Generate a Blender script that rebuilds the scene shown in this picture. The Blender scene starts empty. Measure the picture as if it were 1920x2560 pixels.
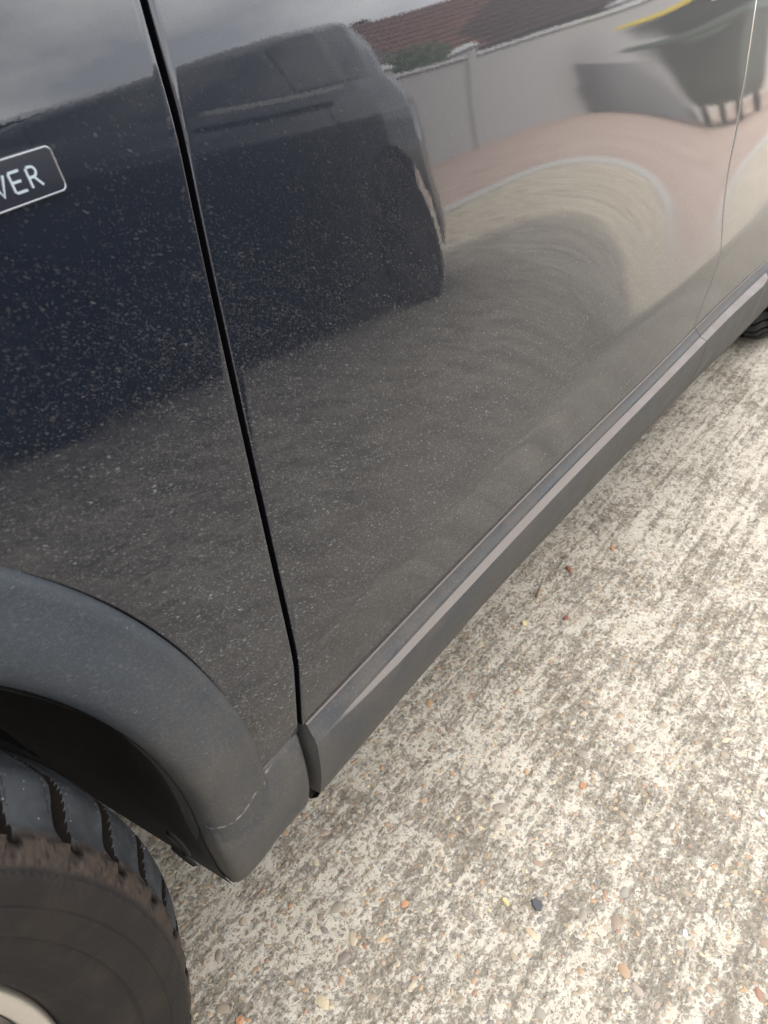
import bpy, bmesh, math, random
import numpy as np
from mathutils import Vector, Matrix
R = math.radians
rnd = random.Random(7)
sc = bpy.context.scene

# ------------------------------------------------------------------ camera
YAW, PITCH, ROLL = 0.92893, 0.58416, 0.05966
CAM = (-0.304, -0.326, 0.875)
YAW, PITCH, ROLL = 0.9290031454, 0.5844727574, 0.0601597724
CAM = (-0.30357723, -0.32647071, 0.87489781)
F = Vector((math.sin(YAW)*math.cos(PITCH), math.cos(YAW)*math.cos(PITCH), -math.sin(PITCH)))
RT = Vector((math.cos(YAW), -math.sin(YAW), 0))
DN = F.cross(RT)
R2 = math.cos(ROLL)*RT + math.sin(ROLL)*DN
D2 = -math.sin(ROLL)*RT + math.cos(ROLL)*DN
cd = bpy.data.cameras.new('camera')
cam = bpy.data.objects.new('camera', cd)
sc.collection.objects.link(cam)
cam.matrix_world = Matrix(((R2.x, -D2.x, -F.x, CAM[0]), (R2.y, -D2.y, -F.y, CAM[1]), (R2.z, -D2.z, -F.z, CAM[2]), (0, 0, 0, 1)))
cd.sensor_fit = 'HORIZONTAL'; cd.sensor_width = 36.0; cd.lens = 36.0*1923/1920
cd.clip_start = 0.01; cd.clip_end = 600
cd.dof.use_dof = True; cd.dof.focus_distance = 0.72; cd.dof.aperture_fstop = 20.0
sc.camera = cam
sc.render.resolution_x, sc.render.resolution_y = 768, 1024

# ------------------------------------------------------------------ light
SUN_EL, SUN_AZ = 38.0, -28.0       # azimuth measured from +y towards +x
sdir = Vector((math.sin(R(SUN_AZ))*math.cos(R(SUN_EL)), math.cos(R(SUN_AZ))*math.cos(R(SUN_EL)), math.sin(R(SUN_EL))))
sl = bpy.data.lights.new('sun', 'SUN'); sl.energy = 5.0; sl.angle = R(1.2); sl.color = (1.0, .93, .82)
so = bpy.data.objects.new('sun', sl); sc.collection.objects.link(so)
so.rotation_euler = sdir.to_track_quat('Z', 'Y').to_euler(); so.location = (0, 8, 8)

w = bpy.data.worlds.new('World'); sc.world = w; w.use_nodes = True
nt = w.node_tree; nt.nodes.clear()
def wn(t, **k):
    n = nt.nodes.new(t)
    for a, b in k.items(): setattr(n, a, b)
    return n
sky = wn('ShaderNodeTexSky', sky_type='NISHITA', sun_disc=False, sun_elevation=R(SUN_EL), sun_rotation=R(SUN_AZ))
sky.dust_density = 2.5; sky.air_density = 1.2
tc = wn('ShaderNodeTexCoord'); mp = wn('ShaderNodeMapping'); mp.inputs['Scale'].default_value = (1.3, 1.3, 3.6)
nz = wn('ShaderNodeTexNoise'); nz.inputs['Scale'].default_value = 1.7; nz.inputs['Detail'].default_value = 7; nz.inputs['Roughness'].default_value = .56
cr = wn('ShaderNodeValToRGB'); cr.color_ramp.elements[0].position = .28; cr.color_ramp.elements[1].position = .46
nz2 = wn('ShaderNodeTexNoise'); nz2.inputs['Scale'].default_value = 3.1; nz2.inputs['Detail'].default_value = 6
cr2 = wn('ShaderNodeValToRGB')
cr2.color_ramp.elements[0].position = .35; cr2.color_ramp.elements[0].color = (7.6, 7.9, 8.6, 1)
cr2.color_ramp.elements[1].position = .68; cr2.color_ramp.elements[1].color = (16.5, 16.3, 16.2, 1)
mx = wn('ShaderNodeMix', data_type='RGBA')
bg = wn('ShaderNodeBackground'); bg.inputs['Strength'].default_value = .150
ou = wn('ShaderNodeOutputWorld')
L = nt.links.new
L(tc.outputs['Generated'], mp.inputs['Vector']); L(mp.outputs[0], nz.inputs['Vector']); L(mp.outputs[0], nz2.inputs['Vector'])
L(nz.outputs['Fac'], cr.inputs[0]); L(nz2.outputs['Fac'], cr2.inputs[0])
L(cr.outputs[0], mx.inputs[0]); L(sky.outputs[0], mx.inputs[6]); L(cr2.outputs[0], mx.inputs[7])
L(mx.outputs[2], bg.inputs['Color']); L(bg.outputs[0], ou.inputs['Surface'])

vs = sc.view_settings
vs.view_transform = 'Standard'; vs.look = 'None'; vs.gamma = 1; vs.use_curve_mapping = False
vs.exposure = 1.22
sc.render.engine = 'CYCLES'

# ------------------------------------------------------------------ node helper
class NG:
    def __init__(s, name):
        s.m = bpy.data.materials.new(name); s.m.use_nodes = True
        s.t = s.m.node_tree; s.t.nodes.clear()
        s.out = s.t.nodes.new('ShaderNodeOutputMaterial')
        s.p = s.t.nodes.new('ShaderNodeBsdfPrincipled'); s.t.links.new(s.p.outputs[0], s.out.inputs[0])
    def set(s, i, v):
        if hasattr(v, 'is_output') or isinstance(v, bpy.types.NodeSocket): s.t.links.new(v, i)
        elif isinstance(v, tuple) and len(v) == 3 and i.type == 'RGBA': i.default_value = (*v, 1)
        else: i.default_value = v
    def P(s, **k):
        for a, v in k.items(): s.set(s.p.inputs[a.replace('_', ' ')], v)
        return s
    def pos(s):
        return s.t.nodes.new('ShaderNodeNewGeometry').outputs['Position']
    def map(s, v, scale=(1, 1, 1), rot=(0, 0, 0), loc=(0, 0, 0)):
        n = s.t.nodes.new('ShaderNodeMapping'); s.set(n.inputs[0], v)
        n.inputs['Scale'].default_value = scale; n.inputs['Rotation'].default_value = rot; n.inputs['Location'].default_value = loc
        return n.outputs[0]
    def noise(s, v, sc_, det=3, rough=.5, dist=0., col=False):
        n = s.t.nodes.new('ShaderNodeTexNoise'); s.set(n.inputs['Vector'], v)
        n.inputs['Scale'].default_value = sc_; n.inputs['Detail'].default_value = det
        n.inputs['Roughness'].default_value = rough; n.inputs['Distortion'].default_value = dist
        return n.outputs['Color' if col else 'Fac']
    def vor(s, v, sc_, feat='F1', rand=1.):
        n = s.t.nodes.new('ShaderNodeTexVoronoi'); n.feature = feat; s.set(n.inputs['Vector'], v)
        n.inputs['Scale'].default_value = sc_; n.inputs['Randomness'].default_value = rand
        return n.outputs
    def ma(s, op, a, b=0., c=0., clamp=False):
        n = s.t.nodes.new('ShaderNodeMath'); n.operation = op; n.use_clamp = clamp
        for i, x in enumerate((a, b, c)): s.set(n.inputs[i], x)
        return n.outputs[0]
    def rng(s, v, a, b, c=0., d=1., smooth=True):
        n = s.t.nodes.new('ShaderNodeMapRange'); n.interpolation_type = 'SMOOTHSTEP' if smooth else 'LINEAR'
        for i, x in enumerate((v, a, b, c, d)): s.set(n.inputs[i], x)
        return n.outputs[0]
    def mix(s, f, a, b, bt='MIX'):
        n = s.t.nodes.new('ShaderNodeMix'); n.data_type = 'RGBA'; n.blend_type = bt
        s.set(n.inputs[0], f); s.set(n.inputs[6], a); s.set(n.inputs[7], b)
        return n.outputs[2]
    def ramp(s, f, pts):
        n = s.t.nodes.new('ShaderNodeValToRGB'); s.set(n.inputs[0], f)
        e = n.color_ramp.elements
        while len(e) < len(pts): e.new(.5)
        for q, (p, c) in zip(e, pts): q.position = p; q.color = (*c, 1)
        return n.outputs[0]
    def xyz(s, v):
        n = s.t.nodes.new('ShaderNodeSeparateXYZ'); s.set(n.inputs[0], v); return n.outputs
    def attr(s, nm):
        n = s.t.nodes.new('ShaderNodeAttribute'); n.attribute_name = nm; return n.outputs
    def bump(s, h, strength=.3, dist=.001):
        n = s.t.nodes.new('ShaderNodeBump'); s.set(n.inputs['Height'], h)
        n.inputs['Strength'].default_value = strength; n.inputs['Distance'].default_value = dist
        return n.outputs[0]

def simple(name, col, rough=.5, metal=0., var=.15, scale=30., bump=0., **k):
    g = NG(name); p = g.pos(); n = g.noise(p, scale, 4)
    c1 = tuple(x*(1-var) for x in col); c2 = tuple(min(1, x*(1+var)) for x in col)
    g.P(Base_Color=g.mix(n, c1, c2), Roughness=rough, Metallic=metal, **k)
    if bump: g.P(Normal=g.bump(g.noise(p, scale*4, 3), bump, .002))
    return g.m

# ------------------------------------------------------------------ materials
def dust_layer(g, p, amount=1.):
    """water spots, fine speckle and road film on the lower panels (dirt of the car itself)"""
    x, y, z = g.xyz(p)[0:3]
    v = g.map(p, rot=(0, R(-24), 0))
    warp = g.noise(p, 160, 2, col=True)
    vw = g.mix(.0045, v, warp, 'ADD')
    low = g.rng(z, .86, .45)                     # more dirt low down
    patch = g.rng(g.noise(p, 5., 5, .65), .32, .68)
    dens = g.ma('MULTIPLY', g.ma('ADD', g.ma('MULTIPLY', low, .85), .14), g.ma('MULTIPLY_ADD', patch, .85, .42))
    def spots(scl, asp, r0, keep, soft, stretch=1.):
        o = g.vor(g.map(vw, scale=(1., 1., asp)), scl)
        c = g.xyz(o['Color'])
        thr = g.ma('MULTIPLY', dens, keep)
        on = g.ma('LESS_THAN', c[0], thr)
        rad = g.ma('MULTIPLY', c[1], r0)
        d = g.rng(o['Distance'], rad, g.ma('MULTIPLY', rad, 1-soft), 0., 1.)
        return g.ma('MULTIPLY', g.ma('MULTIPLY', d, on), g.ma('MULTIPLY_ADD', c[2], .7, .3))
    s1 = spots(330, 2.2, .75, 1.6, .6)
    s2 = spots(180, 3.2, .52, 1.0, .6)
    s3 = spots(90, 3.6, .32, .26, .7)
    s4 = spots(720, 1.2, .95, 1.9, .7)
    sp = g.ma('MAXIMUM', g.ma('MAXIMUM', g.ma('MULTIPLY', s1, .45), g.ma('MULTIPLY', s2, .62)), g.ma('MAXIMUM', g.ma('MULTIPLY', s3, .8), g.ma('MULTIPLY', s4, .40)))
    film_n = g.noise(g.map(p, scale=(1, 1, .30)), 18, 6, .62)
    runs = g.noise(g.map(p, scale=(1, 1, .045)), 75, 3, .5)
    splash = g.noise(p, 3.3, 4, .6)
    film = g.ma('MULTIPLY', g.rng(g.ma('ADD', z, g.ma('MULTIPLY', g.ma('SUBTRACT', splash, .5), -.22)), .72, .40, .02, .95), g.ma('MULTIPLY_ADD', film_n, .55, g.ma('MULTIPLY_ADD', runs, .5, .32)))
    sp = g.ma('MULTIPLY', sp, g.rng(z, .84, .50, .45, 1.))
    return g.ma('MULTIPLY', sp, amount, clamp=True), g.ma('MULTIPLY', film, amount, clamp=True)

def paint_material(name, base, dirty=1.):
    g = NG(name); p = g.pos()
    sp, film = dust_layer(g, p, dirty)
    cover = g.ma('MAXIMUM', g.ma('MULTIPLY', sp, .85), g.ma('MULTIPLY', film, .30), clamp=True)
    dcol = g.mix(sp, (.058, .048, .038), (.30, .305, .30))
    peel = g.noise(p, 260, 2)
    g.P(Base_Color=base, Roughness=.3, Metallic=0., Coat_Weight=1., Coat_Roughness=g.ma('MULTIPLY_ADD', g.ma('MULTIPLY', film, film), .13, .008), Coat_IOR=1.54,
        Coat_Normal=g.bump(peel, .014, .0004), Specular_IOR_Level=.08)
    d = g.t.nodes.new('ShaderNodeBsdfPrincipled')
    g.set(d.inputs['Base Color'], dcol); d.inputs['Roughness'].default_value = .85
    d.inputs['Specular IOR Level'].default_value = .15
    mxs = g.t.nodes.new('ShaderNodeMixShader'); g.set(mxs.inputs[0], cover)
    g.t.links.new(g.p.outputs[0], mxs.inputs[1]); g.t.links.new(d.outputs[0], mxs.inputs[2])
    g.t.links.new(mxs.outputs[0], g.out.inputs[0])
    return g.m
M_PAINT = paint_material('dark_blue_paint', (.004, .006, .0105))

def trim_material(name, base, warm=(.058, .050, .041)):
    g = NG(name); p = g.pos(); x, y, z = g.xyz(p)[0:3]
    sp, film = dust_layer(g, p, .6)
    n = g.noise(p, 14, 6, .68)
    f = g.ma('MULTIPLY', g.rng(z, .62, .34, .12, .95), g.rng(n, .3, .7, .25, 1.), clamp=True)
    c = g.mix(f, base, warm)
    c = g.mix(g.ma('MULTIPLY', sp, .30), c, (.24, .24, .23))
    jn = g.ma('ABSOLUTE', g.ma('SUBTRACT', z, g.ma('MULTIPLY_ADD', g.noise(p, 90, 3), .0035, .3700)))
    jm = g.ma('MULTIPLY', g.rng(jn, .0016, .0004), g.ma('MULTIPLY', g.rng(x, -.118, -.10), g.rng(x, -.035, -.055)))
    c = g.mix(g.ma('MULTIPLY', g.ma('MULTIPLY', jm, .7), g.rng(g.noise(p, 200, 3), .38, .62)), c, (.24, .215, .19))
    up = g.rng(g.xyz(g.t.nodes.new('ShaderNodeNewGeometry').outputs['Normal'])[2], .72, .92, 0, .9)
    c = g.mix(up, c, (.14, .12, .106))
    scr = g.vor(g.map(p, scale=(30, 1, 260), rot=(0, R(-8), 0)), 1.)
    c = g.mix(g.ma('MULTIPLY', g.ma('LESS_THAN', scr['Distance'], .035), .5), c, (.3, .29, .27))
    g.P(Base_Color=c, Roughness=g.rng(n, .3, .7, .45, .65), Specular_IOR_Level=.22,
        Normal=g.bump(g.noise(p, 1500, 2), .35, .0003))
    return g.m
M_TRIM = trim_material('dusty_grey_plastic', (.021, .027, .034), (.060, .052, .043))
M_SILL = trim_material('dusty_sill_plastic', (.023, .029, .036), (.062, .054, .046))

def liner_material():
    g = NG('black_liner'); p = g.pos(); n = g.noise(p, 40, 5, .6)
    s = g.vor(p, 240); on = g.ma('MULTIPLY', g.ma('LESS_THAN', s['Distance'], .16), g.ma('LESS_THAN', g.xyz(s['Color'])[0], .12))
    c = g.mix(n, (.006, .006, .007), (.022, .021, .020)); c = g.mix(g.ma('MULTIPLY', on, .5), c, (.14, .13, .12))
    g.P(Base_Color=c, Roughness=.7, Normal=g.bump(g.noise(p, 200, 4), .4, .001)); return g.m
M_LINER = liner_material()
M_BLACK = simple('black_rubber_and_gap_shade', (.003, .003, .004), .9, Specular_IOR_Level=0.)  # rubber black, also used to paint the shade inside panel gaps

def tyre_material():
    g = NG('dusty_tyre_rubber'); p = g.pos(); a = g.attr('zone'); ac = g.xyz(a['Color'])
    n = g.noise(p, 38, 6, .65); n2 = g.noise(p, 260, 4, .6)
    side = g.mix(g.rng(n, .40, .75), (.0075, .0065, .006), (.017, .012, .009))
    tread = g.mix(g.rng(n, .3, .7), (.0085, .010, .012), (.024, .027, .030))
    rust = g.mix(g.rng(n2, .3, .7), (.014, .011, .009), (.038, .025, .017))
    c = g.mix(ac[0], side, tread); c = g.mix(ac[1], c, rust); c = g.mix(ac[2], c, (.004, .004, .004))  # third channel puts the shade of grooves and notches into the colour
    s = g.vor(p, 330); on = g.ma('MULTIPLY', g.ma('LESS_THAN', s['Distance'], .12), g.ma('LESS_THAN', g.xyz(s['Color'])[0], .07))
    c = g.mix(g.ma('MULTIPLY', g.ma('MULTIPLY', on, .6), g.ma('MULTIPLY_ADD', ac[0], .9, .1)), c, (.35, .37, .4))
    g.P(Base_Color=c, Roughness=g.ma('MULTIPLY_ADD', n2, .25, .52), Specular_IOR_Level=g.rng(ac[2], 0., 1., .24, 0.), Normal=g.bump(g.noise(p, 420, 4, .65), .35, .0007)); return g.m
M_TYRE = tyre_material()
M_GROOVE = simple('shaded_groove_rubber', (.007, .0055, .0045), .95, 0., .3, 60, Specular_IOR_Level=.05)  # darker copy of the tyre rubber, groove shade put into its colour
def alloy_material():
    g = NG('machined_alloy'); p = g.pos(); x, y, z = g.xyz(p)[0:3]
    n = g.noise(p, 900, 2)
    g.P(Base_Color=g.mix(n, (.42, .38, .33), (.56, .52, .46)), Metallic=.7, Roughness=.45, Normal=g.bump(n, .2, .0003)); return g.m
M_ALLOY = alloy_material()
M_RIMDARK = simple('brake_dusted_alloy', (.085, .075, .065), .5, .4, .3, 60)
M_CHROME = simple('satin_chrome', (.20, .21, .225), .18, 1., .05)
M_LETTER = simple('silver_lettering', (.25, .29, .31), .4, .2, .05)
M_BADGE = simple('badge_black_face', (.012, .013, .018), .12, 0, .1, Coat_Weight=1.)
M_GLASS = simple('tinted_glass', (.004, .005, .007), .03, 0., .05)
M_NAVY = simple('neighbour_dark_paint', (.003, .004, .007), .2, 0., .1, Specular_IOR_Level=.25, Coat_Weight=.35, Coat_Roughness=.03)
M_REDLENS = simple('red_lamp_lens', (.16, .010, .010), .12, 0., .1, Coat_Weight=1.)
M_CLEARLENS = simple('clear_lamp_lens', (.45, .47, .50), .08, .6, .1)
M_WALL = simple('white_render', (.30, .30, .31), .85, 0., .05, 3., .2)
M_CAP = simple('wall_coping', (.40, .41, .43), .8, 0., .06, 8.)
M_BEIGE = simple('beige_render', (.24, .21, .17), .9, 0., .06, 2., .2)
M_BEIGE2 = simple('pale_render', (.34, .32, .30), .9, 0., .06, 2., .2)
M_SHUTTER = simple('dark_shutter', (.018, .022, .032), .4, 0., .1)
M_PINK = simple('terracotta_canopy', (.34, .12, .085), .8, 0., .15, 5)
M_BIN = simple('dark_green_plastic', (.012, .028, .022), .45, 0., .15, 8)
M_BINRIB = simple('faded_green_plastic', (.045, .075, .055), .5, 0., .15, 8)
M_YELLOW = simple('yellow_plastic', (.62, .50, .03), .45, 0., .12, 8)
M_LEAF = simple('hedge_leaves', (.045, .075, .025), .7, 0., .5, 25)
M_KERB = simple('grey_kerb_stone', (.36, .35, .33), .85, 0., .12, 12)
def tile_material():
    g = NG('brown_roof_tile'); p = g.pos(); n = g.noise(p, 2.2, 4, .7); o = g.vor(p, 4.)
    c = g.mix(n, (.085, .034, .024), (.20, .085, .060)); c = g.mix(g.ma('MULTIPLY', g.xyz(o['Color'])[0], .4), c, (.05, .03, .028))
    g.P(Base_Color=c, Roughness=.85); return g.m
M_TILE = tile_material()
def paving_material():
    g = NG('pinkish_paving'); p = g.pos(); n = g.noise(g.map(p, scale=(.5, 2., 1)), 2.2, 5, .65); n2 = g.noise(p, 30, 4)
    c = g.ramp(n, [(.3, (.25, .175, .145)), (.5, (.34, .255, .215)), (.72, (.42, .33, .28))])
    g.P(Base_Color=g.mix(g.ma('MULTIPLY', n2, .4), c, (.28, .22, .19)), Roughness=.9, Normal=g.bump(n2, .4, .004)); return g.m
M_PAVE = paving_material()

def concrete_material():
    g = NG('exposed_aggregate_concrete'); p = g.pos()
    q = g.map(p, rot=(0, 0, R(2)))
    brush = g.noise(g.map(q, scale=(.28, 1., 1.)), 150, 3, .6, .2)        # fine ridges along the car
    big = g.noise(q, 7., 5, .62)
    mid = g.noise(g.map(q, scale=(.85, 1., 1.)), 52, 8, .78, .2)
    small = g.noise(q, 170, 5, .72)
    fine = g.noise(q, 480, 4, .7)
    groove = g.noise(g.map(q, scale=(.03, 1., 1.)), 75, 2, .5)
    worn = g.ma('ADD', g.ma('MULTIPLY', mid, .52), g.ma('ADD', g.ma('MULTIPLY', brush, .20), g.ma('MULTIPLY', small, .42)))
    worn = g.ma('ADD', worn, g.ma('MULTIPLY', g.ma('SUBTRACT', big, .5), .34))
    worn = g.ma('ADD', worn, g.ma('MULTIPLY', g.ma('SUBTRACT', groove, .5), .26))
    worn = g.ma('ADD', worn, g.ma('MULTIPLY', g.ma('SUBTRACT', fine, .5), .16))
    laid = g.rng(worn, .53, .69)                      # 1 = worn down to grey-brown matrix
    cream = g.mix(g.rng(g.noise(q, 30, 4), .3, .7), g.mix(fine, (.39, .345, .27), (.52, .47, .38)), g.mix(fine, (.44, .395, .32), (.59, .54, .455)))
    dirt = g.mix(g.rng(g.noise(q, 90, 4, .65), .3, .7), (.105, .085, .060), (.255, .215, .163))
    c = g.mix(laid, cream, dirt)
    o3 = g.vor(g.mix(.004, q, g.noise(q, 300, 2, col=True), 'ADD'), 430); k3 = g.xyz(o3['Color'])
    pit = g.ma('MULTIPLY', g.rng(o3['Distance'], .34, .18), g.ma('LESS_THAN', k3[0], .30))
    c = g.mix(g.ma('MULTIPLY', pit, .75), c, (.15, .122, .09))
    # small stones in the mortar, coloured one by one
    w1 = g.mix(.006, q, g.noise(q, 120, 2, col=True), 'ADD')
    o1 = g.vor(w1, 100); k1 = g.xyz(o1['Color'])
    st1 = g.ma('MULTIPLY', g.ma('LESS_THAN', o1['Distance'], g.ma('MULTIPLY_ADD', k1[1], .34, .12)), g.ma('LESS_THAN', k1[0], .55))
    scol = g.ramp(k1[2], [(0., (.22, .195, .16)), (.25, (.34, .29, .22)), (.45, (.42, .33, .22)), (.6, (.24, .22, .195)), (.75, (.38, .31, .24)), (.88, (.46, .29, .15)), (1., (.15, .135, .125))])
    c = g.mix(g.ma('MULTIPLY', st1, .85), c, scol)
    o2 = g.vor(w1, 290); k2 = g.xyz(o2['Color'])
    st2 = g.ma('MULTIPLY', g.rng(o2['Distance'], .38, .2), g.ma('LESS_THAN', k2[0], .34))
    c = g.mix(g.ma('MULTIPLY', st2, .75), c, g.mix(k2[2], (.13, .11, .09), (.33, .29, .24)))
    big2 = g.noise(p, .55, 3); c = g.mix(g.rng(big2, .45, .7, 0, .15), c, (.40, .36, .30))
    h = g.ma('ADD', g.ma('MULTIPLY', g.ma('ADD', laid, g.ma('MULTIPLY', pit, .6)), -.6), g.ma('ADD', g.ma('MULTIPLY', fine, .45), g.ma('ADD', g.ma('MULTIPLY', st1, .35), g.ma('MULTIPLY', st2, .2))))
    g.P(Base_Color=c, Roughness=.9, Specular_IOR_Level=.25, Normal=g.bump(h, 1., .0026)); return g.m
M_CONC = concrete_material()

def pebble_material():
    g = NG('pebble_stone'); p = g.pos(); n = g.noise(p, 300, 4, .6)
    oi = g.t.nodes.new('ShaderNodeObjectInfo'); a = g.attr('stone')
    k = g.ma('FRACT', g.ma('ADD', oi.outputs['Random'], g.xyz(a['Color'])[0]))
    c = g.ramp(k, [(0., (.21, .18, .135)), (.2, (.33, .26, .17)), (.38, (.24, .22, .18)), (.52, (.34, .26, .17)), (.64, (.17, .155, .14)), (.76, (.42, .25, .12)), (.86, (.33, .27, .22)), (.93, (.56, .46, .28)), (1., (.26, .12, .07))])
    g.P(Base_Color=g.mix(g.ma('MULTIPLY', n, .5), c, (.17, .15, .125)), Roughness=.6, Normal=g.bump(n, .4, .0006)); return g.m
M_PEB = pebble_material()

# ------------------------------------------------------------------ object helpers
col = sc.collection
def newobj(name, me, parent=None, loc=None):
    o = bpy.data.objects.new(name, me); col.objects.link(o)
    if parent is not None:
        o.parent = parent; o.location = loc if loc is not None else -world_loc(parent)
    elif loc is not None: o.location = loc
    return o
def world_loc(o):
    v = Vector(o.location); p = o.parent
    while p: v = v + Vector(p.location); p = p.parent
    return v
def mesh(name, vs_, fs, mat, smooth=True):
    me = bpy.data.meshes.new(name); me.from_pydata([tuple(map(float, v)) for v in vs_], [], [tuple(int(i) for i in f) for f in fs])
    me.materials.append(mat); me.validate(); me.update()
    if smooth: me.shade_smooth()
    return me
def root(name, loc, label, cat, group=None):
    o = bpy.data.objects.new(name, None); col.objects.link(o); o.location = loc; o['label'] = label; o['category'] = cat
    o.empty_display_size = .2
    if group: o['group'] = group
    return o
def grid_faces(nu, nv, off=0, flip=False, close_u=False):
    f = []
    for i in range(nu if close_u else nu-1):
        for j in range(nv-1):
            a = off+i*nv+j; b = off+((i+1) % nu)*nv+j
            q = (a, b, b+1, a+1); f.append(q[::-1] if flip else q)
    return f
def box(vs_, fs, c, s, rz=0., taper=1.):
    n = len(vs_); ca, sa = math.cos(rz), math.sin(rz)
    for dz in (-1, 1):
        for dx, dy in ((-1, -1), (1, -1), (1, 1), (-1, 1)):
            t = taper if dz > 0 else 1.
            x, y = dx*s[0]/2*t, dy*s[1]/2*t
            vs_.append((c[0]+x*ca-y*sa, c[1]+x*sa+y*ca, c[2]+dz*s[2]/2))
    fs += [(n, n+3, n+2, n+1), (n+4, n+5, n+6, n+7), (n, n+1, n+5, n+4), (n+1, n+2, n+6, n+5), (n+2, n+3, n+7, n+6), (n+3, n, n+4, n+7)]
def boxobj(name, c, s, mat, parent=None, rz=0., bevel=0., taper=1.):
    v, f = [], []; box(v, f, c, s, rz, taper); me = mesh(name, v, f, mat, False)
    if bevel:
        bm = bmesh.new(); bm.from_mesh(me); bmesh.ops.bevel(bm, geom=bm.edges[:], offset=bevel, segments=2, affect='EDGES'); bm.to_mesh(me); bm.free()
    return newobj(name, me, parent)
def struct(o): o['kind'] = 'structure'; return o

# ------------------------------------------------------------------ body side surface  y = S(x, z)
CF = np.array([[0.03454,0.01853,0.00432,-0.00809,-0.0187,-0.02752,-0.03453,-0.03975,-0.04317,-0.04478,-0.0446,-0.04263,-0.03885,-0.03327,-0.00033],[0.01169,0.00386,-0.00281,-0.00831,-0.01266,-0.01584,-0.01786,-0.01872,-0.01841,-0.01695,-0.01433,-0.01054,-0.0056,0.00051,0.01263],[-0.01159,-0.01103,-0.00999,-0.00845,-0.00641,-0.00389,-0.00087,0.00264,0.00663,0.01111,0.01606,0.0215,0.02743,0.03384,0.07972],[-0.03621,-0.02661,-0.01727,-0.00817,0.00067,0.00925,0.01758,0.02561,0.03334,0.04073,0.04778,0.05448,0.06083,0.06683,0.19106],[-0.05817,-0.03924,-0.02168,-0.00549,0.00937,0.02294,0.03524,0.04625,0.05581,0.06396,0.07068,0.07599,0.07991,0.08243,0.24832],[-0.08003,-0.04954,-0.02247,0.00118,0.02138,0.03816,0.05172,0.0626,0.07153,0.07865,0.08401,0.08762,0.08948,0.0896,0.18048],[-0.10361,-0.06718,-0.03485,-0.00661,0.01745,0.03723,0.05285,0.06501,0.07462,0.08188,0.08688,0.08965,0.09018,0.08846,0.20588],[-0.11043,-0.07586,-0.04486,-0.01743,0.00641,0.02662,0.0432,0.05636,0.06644,0.07353,0.07773,0.07905,0.07751,0.07311,0.31358],[-0.10312,-0.07291,-0.0457,-0.0215,-0.00032,0.01784,0.033,0.04519,0.05447,0.06087,0.06442,0.06511,0.06297,0.058,0.16861],[-0.09182,-0.06769,-0.04576,-0.02604,-0.00853,0.00675,0.01979,0.0306,0.03917,0.0455,0.04959,0.05144,0.05106,0.04844,0.06764],[-0.07931,-0.06167,-0.04542,-0.03055,-0.01707,-0.00499,0.00569,0.01496,0.02281,0.02925,0.03427,0.03786,0.04005,0.04081,-0.00021]])
X0, DX, NX, Z0, DZ, NZ = -.9, .3, 11, .24, .06, 14
def bas(t):
    i = np.floor(t).astype(int); u = t-i
    return i, np.stack([(1-u)**3, 3*u**3-6*u**2+4, -3*u**3+3*u**2+3*u+1, u**3], -1)/6
def S0(x, z):
    x, z = np.broadcast_arrays(np.asarray(x, float), np.asarray(z, float)); sh = x.shape; x = x.ravel(); z = z.ravel()
    zc = np.clip(z, .30, .955)
    i, b = bas(np.clip((x-X0)/DX-1, 0, NX-3-1e-6)); j, e = bas(np.clip((zc-Z0)/DZ-1, 0, NZ-3-1e-6))
    Y = 0
    for a in range(4):
        for k in range(4): Y = Y+b[:, a]*e[:, k]*CF[i+a, j+k]
    K = sum(b[:, a]*CF[i+a, NZ] for a in range(4))
    t = (.449+.010*x-z)/.005; sp = np.where(t > 30, t, np.log1p(np.exp(np.minimum(t, 30))))*.005
    Y = Y+K*sp + np.maximum(0, z-.955)*.12
    Y = Y + np.maximum(0, x-1.85)**2*.02
    return Y.reshape(sh)
WX, WZ = -.503, .342
RWX = 2.15
def ss(t): t = np.clip(t, 0, 1); return t*t*(3-2*t)
def S(x, z):           # with the flare of the front wheel arch
    x = np.asarray(x, float); z = np.asarray(z, float)
    r = np.hypot(x-WX, z-WZ)
    return S0(x, z)
def Sn(x, z, h=.002):
    gx = (S(x+h, z)-S(x-h, z))/(2*h); gz = (S(x, z+h)-S(x, z-h))/(2*h)
    n = np.stack([gx, -np.ones_like(gx), gz], -1); return n/np.linalg.norm(n, axis=-1, keepdims=True)

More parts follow.
